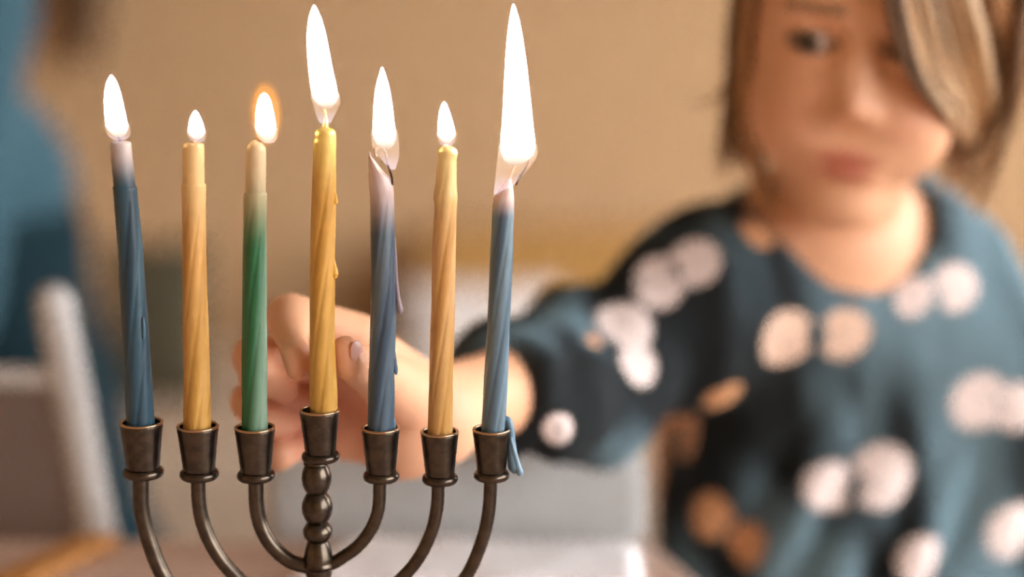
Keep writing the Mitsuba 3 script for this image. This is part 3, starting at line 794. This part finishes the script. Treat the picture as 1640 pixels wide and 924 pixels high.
def shirt_f(p):
    d = s_bone(p, sh_r + (ch_mid - sh_r) * [0.25, 0.25, 0] + [0, 0, -0.006], sh_l + (ch_mid - sh_l) * [0.25, 0.25, 0] + [0, 0, -0.004], 0.05, 0.05)
    c1 = hip + [0, 0, -0.02]
    d = smin(d, s_ell(p, np.array([ch_mid[0] + 0.01, ch_mid[1] + 0.022, 0.72]), (0.112, 0.090, 0.25)), 0.06)
    d = smin(d, s_ell(p, c1 + [0, 0, 0.05], (0.118, 0.10, 0.12)), 0.06)
    d = smin(d, s_bone(p, sh_r + [0.004, 0, -0.008], el_r, 0.053, 0.047), 0.035)
    d = smin(d, smax(s_bone(p, el_r, cuff + arm_dir * 0.05, 0.046, 0.036), (p - cuff) @ arm_dir - 0.012, 0.008), 0.02)
    d = smin(d, s_bone(p, sh_l, el_l, 0.053, 0.050), 0.035)
    d = smin(d, s_bone(p, el_l, el_l + (wr_l - el_l) * 0.8, 0.046, 0.036), 0.02)
    q = (p - [ch_mid[0], ch_mid[1], 0]) * [30, 30, 4.5]
    q2 = np.stack([(p[:, 0] * 0.9 - p[:, 2] * 0.45) * 26, p[:, 1] * 12, (p[:, 2] + p[:, 0] * 0.5) * 6], 1)
    calm = np.clip((np.linalg.norm(p - neck, axis=1) - 0.05) / 0.06, 0.15, 1)
    d = d - calm * (0.016 * (meshkit.fbm(q, 2, 3) - 0.5) + 0.020 * (np.abs(meshkit.noise(q2, 11) - 0.5) * 2 - 0.5))
    d = smax(d, -s_bone(p, neck + [0, 0.0, 0.06], neck + [0.004, -0.002, 0.011], 0.058, 0.052), 0.006)
    return smax(d, 0.525 - p[:, 2], 0.01)


shirt_m = surface(shirt_f, (min(el_r[0], cuff[0]) - 0.09, min(cuff[1], wr_l[1]) - 0.08, 0.50), (el_l[0] + 0.11, ch_mid[1] + 0.20, neck[2] + 0.045), 0.0042)
shirt_m = max(shirt_m.split(only_watertight=False), key=lambda t: len(t.faces))


def on_front(px_, py_):
    """Where the line of sight through this spot of the photograph meets the top."""
    ys = np.linspace(0.80, 1.15, 700)
    pts = np.array([P(px_, py_, y) for y in ys])
    s = np.argmax(shirt_f(pts) < 0)
    return pts[s]


# moons of the print: (x, y, radius px, bite direction deg or None, tone, warmer where candlelight is painted in)
MOON = [(1055, 452, 44, 30, 0), (1112, 420, 42, 200, 0), (1000, 522, 48, 100, 0), (1022, 585, 38, 250, 0), (1262, 540, 50, 0, 1), (1352, 538, 46, 180, 1), (1160, 638, 34, 90, 2), (1052, 700, 30, None, 2), (1138, 830, 40, 330, 2), (1200, 872, 38, 120, 2),
        (1328, 780, 44, 350, 0), (1414, 765, 54, 190, 0), (1568, 645, 50, 0, 0), (1628, 650, 42, 180, 0), (1532, 462, 42, 200, 0), (1462, 474, 34, None, 0), (1620, 850, 50, None, 0), (1212, 374, 34, None, 2), (898, 690, 26, None, 0), (1480, 900, 44, 20, 0), (1730, 760, 46, 180, 0), (1725, 520, 44, 0, 0)]
MP = []
for x, y, r, a, tone in MOON:
    c = on_front(x, y)
    R = r / SC(y, c[1])
    o = np.array([math.cos(math.radians(a)), 0, math.sin(math.radians(a))]) * R * 1.35 if a is not None else np.array([0, 0, 9.0])
    MP.append((c, R, c + o, tone))


def print_shade_fn(p, n, uv):
    g = mikit.fbm(p.x * 20 + p.z * 6, p.y * 12, p.z * 4 - p.x * 3)
    base = mikit.mix(mi.Color3f(0.017, 0.022, 0.025), mi.Color3f(0.14, 0.235, 0.29), mikit.smoothstep(0.41, 0.64, g))  # dark streaks paint the shade of the folds into the cloth
    wob = 0.004 * (mikit.noise(p.x * 50, p.y * 50, p.z * 50) - 0.5)
    cr = mikit.smoothstep(0.55, 0.75, mikit.fbm(p.x * 130, p.y * 130, p.z * 130))
    for c, R, b, tone in MP:
        d = dr.norm(mi.Vector3f(p) - mi.Vector3f(*map(float, c))) + wob
        e = dr.norm(mi.Vector3f(p) - mi.Vector3f(*map(float, b)))
        t = (1 - mikit.smoothstep(R * 0.93, R * 1.05, d)) * mikit.smoothstep(R * 0.72, R * 0.80, e)
        col = ((0.80, 0.72, 0.71), (0.74, 0.55, 0.44), (0.66, 0.36, 0.19))[tone]
        base = base * (1 - t) + mikit.mix(mi.Color3f(*col), mi.Color3f(*[v * 0.62 for v in col]), cr) * t
    return base


bsdf('shaded_moon_print', base_color=mikit.proc(print_shade_fn), roughness=0.95, specular=0.1, sheen=0.25)
put('top', shirt_m, 'shaded_moon_print', kid, smooth=True, label='dark blue top printed with pale full and waning moons')


def trousers(p):
    d = s_ell(p, hip + [0, 0, 0.01], (0.112, 0.09, 0.075))
    for s in (-1, 1):
        h0 = hip + [s * 0.05, 0, -0.03]
        k0, a0 = np.array([h0[0] + s * 0.008, h0[1] - 0.005, 0.30]), np.array([h0[0] + s * 0.01, h0[1] + 0.01, 0.07])
        d = smin(d, s_bone(p, h0, k0, 0.066, 0.052), 0.02)
        d = smin(d, s_bone(p, k0, a0, 0.052, 0.044), 0.015)
    return d


put('trousers', surface(trousers, hip - [0.2, 0.16, 0.56], hip + [0.2, 0.16, 0.1], 0.007), 'dark_trousers', kid, smooth=True)
for s in (-1, 1):
    a0 = np.array([hip[0] + s * 0.06, hip[1] + 0.01, 0.055])
    put('shoe', hull([a0 + [0, 0.025, -0.018], a0 + [0, 0.03, -0.025], a0 + [s * 0.015, -0.105, -0.027], a0 + [s * 0.01, -0.03, -0.012]], 0.0275), 'shoe_leather', kid)

# hair: a bob with a long fringe swept across the child's left eye
paths = []
ell = lambda az, el, g=1.0: np.array([70 * g * math.cos(el) * math.sin(az), -78 + 91 * g * math.cos(el) * math.cos(az), 28 + 86 * g * math.sin(el)])
for i in range(950):
    az = RNG.uniform(math.radians(72), math.radians(292))
    side = max(0.0, math.sin(az))                  # fuller on the side that faces the window
    g = RNG.uniform(0.98, 1.06 + 0.27 * side)
    top = np.array([RNG.normal() * 4 - 6, -78 + RNG.uniform(-45, 30), 28 + 86 * 1.03])
    e = [top] + [ell(az + RNG.normal() * 0.03, x, g) for x in (1.0, 0.6, 0.2, -0.15)]
    b = e[-1]
    ln = RNG.uniform(80, 112)
    inn = RNG.uniform(0.74, 1.02)
    e += [b + [3 * side, 0, -ln * 0.45], np.array([b[0] * inn, -78 + (b[1] + 78) * inn, b[2] - ln])]
    paths.append((e, RNG.uniform(0.8, 1.5)))
for i in range(60):        # the lock that frames the face on the shaded side
    j = RNG.uniform(-1, 1, 3)
    paths.append(([(-8 + 3 * j[0], -30 + 8 * j[1], 108), (-38, -8 + 6 * j[1], 80), (-57 + 2 * j[0], -26 + 8 * j[1], 40), (-61 + 2 * j[0], -38 + 9 * j[1], 0), (-59 + 3 * j[0], -38 + 9 * j[1], -40), (-50 + 4 * j[0], -38 + 8 * j[1], -76), (-40 + 5 * j[0], -38 + 8 * j[1], -100 + 6 * j[2])], RNG.uniform(0.6, 1.1)))
for i in range(150):       # the front of the crown, combed to the shaded side
    t, j = RNG.uniform(0, 1), RNG.uniform(-1, 1, 3)
    paths.append(([(-6 + 4 * j[0], -62 + 22 * j[1], 113), (-4 - 22 * t, -34 + 26 * t + 4 * j[1], 108 - 10 * t), (-10 - 32 * t, -20 + 22 * t, 96 - 16 * t), (-36 - 14 * t, -22 + 4 * t, 72 - 10 * t), (-56 - 4 * t, -36 - 4 * j[1], 42 - 8 * j[2]), (-64, -46 - 6 * j[1], 6 - 10 * j[2])], RNG.uniform(0.8, 1.4)))
for i in range(120):       # and over the top to the other side
    t, j = RNG.uniform(0, 1), RNG.uniform(-1, 1, 3)
    paths.append(([(-6 + 4 * j[0], -62 + 26 * j[1], 113), (8 + 8 * t, -46 + 40 * t, 112 - 8 * t), (28 + 6 * t, -40 + 42 * t, 98 - 10 * t), (52, -40 + 30 * t, 72), (70 + 4 * j[0], -50 + 12 * t, 36), (78 + 4 * j[0], -56, -6)], RNG.uniform(0.9, 1.5)))
for i in range(5):
    paths.append(([(-60, -50, 10), (-66, -45, -25), (-76, -40, -46), (-90 + 5 * i, -36, -50 + 3 * i)], 0.5))
for i in range(210):       # fringe, swept over the other eye and back over the cheekbone
    t = RNG.uniform(0, 1) ** 0.8
    j = RNG.uniform(-1, 1, 3)
    g = RNG.uniform(0, 8)
    paths.append(([(-6 + 4 * j[0], -40 + 12 * j[1], 108), (0 + 18 * t, -4 + g, 88 - 6 * t), (5 + 36 * t, 13 - 13 * t + g, 52), (13 + 47 * t, 16 - 28 * t + g, 18), (26 + 44 * t, 12 - 44 * t + g, -10 - 3 * j[2]), (43 + 34 * t, -2 - 52 * t + g, -30 - 4 * j[2]), (62 + 16 * t, -36 - 36 * t + g, -48 - 10 * j[2])], RNG.uniform(0.6, 1.2)))
hairm, hairc = locks(paths, hd, KH, (0.27, 0.145, 0.062), r0=2.1)
put('hair', hairm, 'hair_strands', kid, smooth=True, color=hairc, label='blond-brown bob with a long fringe over one eye')

# ---- the grown-up in blue at the left edge
ax_, ay_ = P(30, 200, 1.62)[0] - 0.235, 1.66
fr2 = frame((ax_ - 0.03, ay_ - 0.10, 1.50), (0.15, -1.0, -0.2))
hm2, hcol2, _ = head(fr2, 1.12)
nk = local(fr2, 1.12, [[0, -104, -135]])[0]
S2 = {s: np.array([ax_ + s * 0.185, ay_ + 0.01, 1.285]) for s in (-1, 1)}
E2 = {1: np.array([ax_ + 0.195, ay_ - 0.05, 1.03]), -1: np.array([ax_ - 0.25, ay_ + 0.02, 1.02])}
W2 = {1: P(-90, 590, 1.44), -1: np.array([ax_ - 0.24, ay_ - 0.08, 0.80])}
H2 = np.array([ax_ + 0.07, ay_ + 0.03, 0.83])


def limbs(s):
    h0 = H2 + [s * 0.095, 0, -0.03]
    return h0, np.array([h0[0] + s * 0.03 + 0.07 * (s > 0), h0[1] - 0.02, 0.46]), np.array([h0[0] + s * 0.03 + 0.10 * (s > 0), h0[1] + 0.02, 0.085])


def adult_f(p):
    d = s_bone(p, S2[-1] * [0.8, 1, 1] + [0.2 * ax_, 0, 0], S2[1] * [0.8, 1, 1] + [0.2 * ax_, 0, 0], 0.055, 0.055)
    d = smin(d, s_ell(p, (ax_, ay_ + 0.02, 1.13), (0.155, 0.10, 0.23)), 0.08)
    d = smin(d, s_ell(p, H2, (0.17, 0.12, 0.13)), 0.08)
    d = smin(d, s_bone(p, nk, [ax_, ay_ + 0.01, 1.32], 0.045, 0.055), 0.05)
    for s in (-1, 1):
        d = smin(d, s_bone(p, S2[s], E2[s], 0.050, 0.038), 0.04)
        d = smin(d, s_bone(p, E2[s], W2[s], 0.038, 0.026), 0.02)
        h0, k0, a0 = limbs(s)
        d = smin(d, s_bone(p, h0, k0, 0.085, 0.055), 0.05)
        d = smin(d, s_bone(p, k0, a0, 0.053, 0.036), 0.02)
        d = smin(d, s_bone(p, a0 + [0, 0.02, -0.045], a0 + [s * 0.03, -0.15, -0.055], 0.036, 0.024), 0.03)
    return d


af = relaxed_hand(relaxed_hand(adult_f, W2[1], W2[1] - E2[1] + np.array([0, 0, -0.05]), [-0.3, -1, 0], 0.95), W2[-1], W2[-1] - E2[-1], [0.6, -0.7, 0], 0.95)
am = surface(af, (ax_ - 0.42, ay_ - 0.52, -0.02), (ax_ + 0.44, ay_ + 0.26, nk[2] + 0.08), 0.0079)
body2 = union(hm2, am)
dist, near = cKDTree(hm2.vertices).query(body2.vertices)
gp = put('person', body2, 'skin', smooth=True, color=np.where((dist < 0.006)[:, None], hcol2[near], SKIN), category='person', label='person in a blue shirt and dark navy trousers standing at the left edge')
eyes(fr2, 1.12, gp)


def shirt2(p):
    d = s_bone(p, S2[-1] * [0.8, 1, 1] + [0.2 * ax_, 0, 0], S2[1] * [0.8, 1, 1] + [0.2 * ax_, 0, 0], 0.068, 0.068)
    d = smin(d, s_ell(p, (ax_ + 0.02, ay_ + 0.02, 1.10), (0.178, 0.122, 0.27)), 0.08)
    for s in (-1, 1):
        d = smin(d, s_bone(p, S2[s], E2[s], 0.064, 0.056), 0.05)
        d = smin(d, s_bone(p, E2[s], E2[s] + (W2[s] - E2[s]) * 0.85, 0.055, 0.042), 0.03)
    d = smin(d, s_ell(p, H2 + [-0.005, 0, 0.03], (0.20, 0.15, 0.14)), 0.06)
    d = smax(d, -s_bone(p, nk + [0, 0, 0.06], nk + [0, -0.01, -0.045], 0.075, 0.06), 0.008)
    d = d - 0.016 * (meshkit.fbm(p * [14, 14, 8], 3, 5) - 0.5)
    return smax(d, 0.775 - p[:, 2] - 0.06 * np.clip((ay_ - 0.13 - p[:, 1]) * 20, 0, 4), 0.01)


put('shirt', surface(shirt2, (ax_ - 0.38, ay_ - 0.42, 0.55), (ax_ + 0.38, ay_ + 0.22, 1.40), 0.009), 'blue_cotton', gp, smooth=True)


def jeans(p):
    d = s_ell(p, H2 + [0, 0, -0.01], (0.185, 0.135, 0.12))
    for s in (-1, 1):
        h0, k0, a0 = limbs(s)
        d = smin(d, s_bone(p, h0, k0, 0.103, 0.078), 0.05)
        d = smin(d, s_bone(p, k0, a0 + [0, 0, 0.02], 0.076, 0.062), 0.03)
    return d - 0.01 * (meshkit.fbm(p * 16, 2, 8) - 0.5)


put('trousers', surface(jeans, H2 - [0.32, 0.26, 0.83], H2 + [0.42, 0.26, 0.18], 0.0095), 'navy_denim', gp, smooth=True)
for s in (-1, 1):
    a0 = limbs(s)[2]
    put('shoe', hull([a0 + [0, 0.04, -0.045], a0 + [s * 0.03, -0.155, -0.05], a0 + [s * 0.015, -0.05, -0.03]], 0.035), 'shoe_leather', gp)
cap = []
for i in range(420):
    az = RNG.uniform(math.radians(58), math.radians(302))
    g = RNG.uniform(1.0, 1.12)
    e = [np.array([RNG.normal() * 5, -78 + RNG.uniform(-45, 35), 117])] + [ell(az, x, g) for x in (1.0, 0.6, 0.2, -0.2)]
    e += [e[-1] + [0, 0, -30]]
    cap.append((e, 1.5))
hairm2, hairc2 = locks(cap, fr2, 1.12, (0.10, 0.055, 0.03), m=5, n=10)
put('hair', hairm2, 'hair_strands', gp, smooth=True, color=hairc2)

# ------------------------------------------------------------------ chairs
YC = 1.012
gc = thing('upholstered_chair', 'light grey upholstered chair with a rounded back corner, in front of the child', 'chair')
ctr = [P(x, y, YC) for x, y in ((440, 715), (700, 735), (880, 720), (955, 700), (1000, 712), (1018, 760), (1020, 880))]
x0, x1 = P(430, 740, YC)[0], ctr[-1][0]
z0 = 0.42
pts = [c for c in spline(ctr, 30)] + [np.array([x1, YC, z0]), np.array([x0, YC, z0])]
from shapely.geometry import Polygon
pg = Polygon([(p[0], p[2]) for p in pts]).buffer(-0.006).buffer(0.0)
bk = trimesh.creation.extrude_polygon(pg.simplify(0.0005), 0.024, engine='earcut')
v = bk.vertices
bk = trimesh.Trimesh(np.column_stack([v[:, 0], YC + v[:, 2] - 0.012, v[:, 1]]), bk.faces[:, ::-1], process=False)
rim = np.array([(x, YC, z) for x, z in pg.exterior.coords])
put('backrest', cat(bk, *[hull([rim[i], rim[i + 1]], 0.012, 12) for i in range(len(rim) - 1) if np.linalg.norm(rim[i + 1] - rim[i]) > 1e-6]), 'grey_fabric', gc, smooth=50)
put('seat', rbox((x0, YC - 0.01, 0.40), (x1, YC + 0.36, 0.47), 0.02), 'grey_fabric', gc)
for x in (x0 + 0.04, x1 - 0.04):
    for y in (YC + 0.02, YC + 0.33):
        put('leg', hull([(x, y, 0.013), (x, y, 0.41)], 0.013), 'white_paint', gc)

wc = thing('white_chair', 'white chair with a slanted back post, beside the person in blue', 'chair')
a, b = P(88, 486, 1.05), P(162, 880, 1.05)
dirn = (b - a) / np.linalg.norm(b - a)
foot = a + dirn * (a[2] - 0.44) / -dirn[2]
mir = lambda p: np.array([2 * (foot[0] - 0.17) - p[0], p[1], p[2]])
for g_ in (lambda p: p, mir):
    put('back_post', hull([g_(a), g_(a + dirn * 0.2), g_(foot)], 0.0118), 'white_paint', wc)
put('shade_panel', hull([g_(q) for g_ in (lambda p: p, mir) for q in (a + (foot - a) * 0.12, a + (foot - a) * 0.80)], 0.005), 'taupe_shade', wc, label='added taupe panel for the shaded gap between the posts')  # added panel, its colour stands in for shade in the gap
put('back_rail', hull([a + (foot - a) * 0.105, mir(a + (foot - a) * 0.105), a + (foot - a) * 0.11, mir(a + (foot - a) * 0.11)], 0.006), 'white_paint', wc)
put('seat', rbox((foot[0] - 0.37, a[1] - 0.015, 0.425), (foot[0] + 0.03, a[1] + 0.34, 0.455), 0.01), 'white_paint', wc)
for x in (foot[0] + 0.0, foot[0] - 0.34):
    for y in (a[1] + 0.005, a[1] + 0.31):
        put('leg', hull([(x, y, 0.013), (x, y, 0.43)], 0.013), 'white_paint', wc)

# ------------------------------------------------------------------ along the back wall
so = thing('low_sofa', 'low brown sofa against the tan back wall behind the candles', 'sofa')
put('seat', rbox((-0.85, 2.30, 0.10), (0.55, 3.02, 0.41), 0.05), 'sofa_fabric', so)
put('backrest', rbox((-0.18, 2.98, 0.36), (0.55, 3.16, 0.60), 0.05), 'sofa_back', so)
for x in (-0.78, 0.48):
    for y in (2.38, 2.95):
        put('foot', hull([(x, y, 0.02), (x, y, 0.12)], 0.02), 'dark_wood', so)


def cushion(c, w, h, t, mat, name, label, lean=0.0, rz=0.0):
    n = 28
    u, v = np.meshgrid(np.linspace(-1, 1, n), np.linspace(-1, 1, n))
    k = 1 - 0.10 * (1 - v**2) * np.abs(u) - 0.0
    bul = t * np.sqrt(np.clip((1 - u**4) * (1 - v**4), 0, 1))
    X, Z = u * w * (1 - 0.06 * (1 - v**2)), v * h * (1 - 0.06 * (1 - u**2))
    m = sheet(np.stack([X, -bul - 0.001, Z], -1), np.stack([X, bul + 0.001, Z], -1))
    m.apply_transform(trimesh.transformations.rotation_matrix(lean, [1, 0, 0]))
    m.apply_transform(trimesh.transformations.rotation_matrix(rz, [0, 0, 1]))
    m.apply_translation(c)
    return put(name, m, mat, smooth=60, label=label, category='cushion')


c = P(768, 570, 2.62)
cushion((c[0], c[1], 0.41 + 0.088), 0.125, 0.09, 0.05, 'pale_fabric', 'cushion', 'pale grey cushion on the sofa, above the child\'s forearm', lean=-0.25)
c = P(240, 500, 2.55)
cushion((c[0], c[1] + 0.05, 0.41 + 0.125), 0.075, 0.125, 0.04, 'olive_fabric', 'cushion', 'dark olive cushion on the sofa behind the dark blue candle', lean=-0.1)
a, b = P(80, -60, 3.12), P(150, -60, 3.12)
pts = [P(70, -90, 3.14), P(155, -90, 3.14), P(150, 20, 3.14), P(135, 95, 3.14), P(112, 60, 3.14)]
put('wall_hanging', hull([p + [0, d, 0] for p in pts for d in (0.0, 0.02)], 0.012), 'dark_wood', label='dark brown pointed hanging on the tan wall at upper left', category='wall hanging')
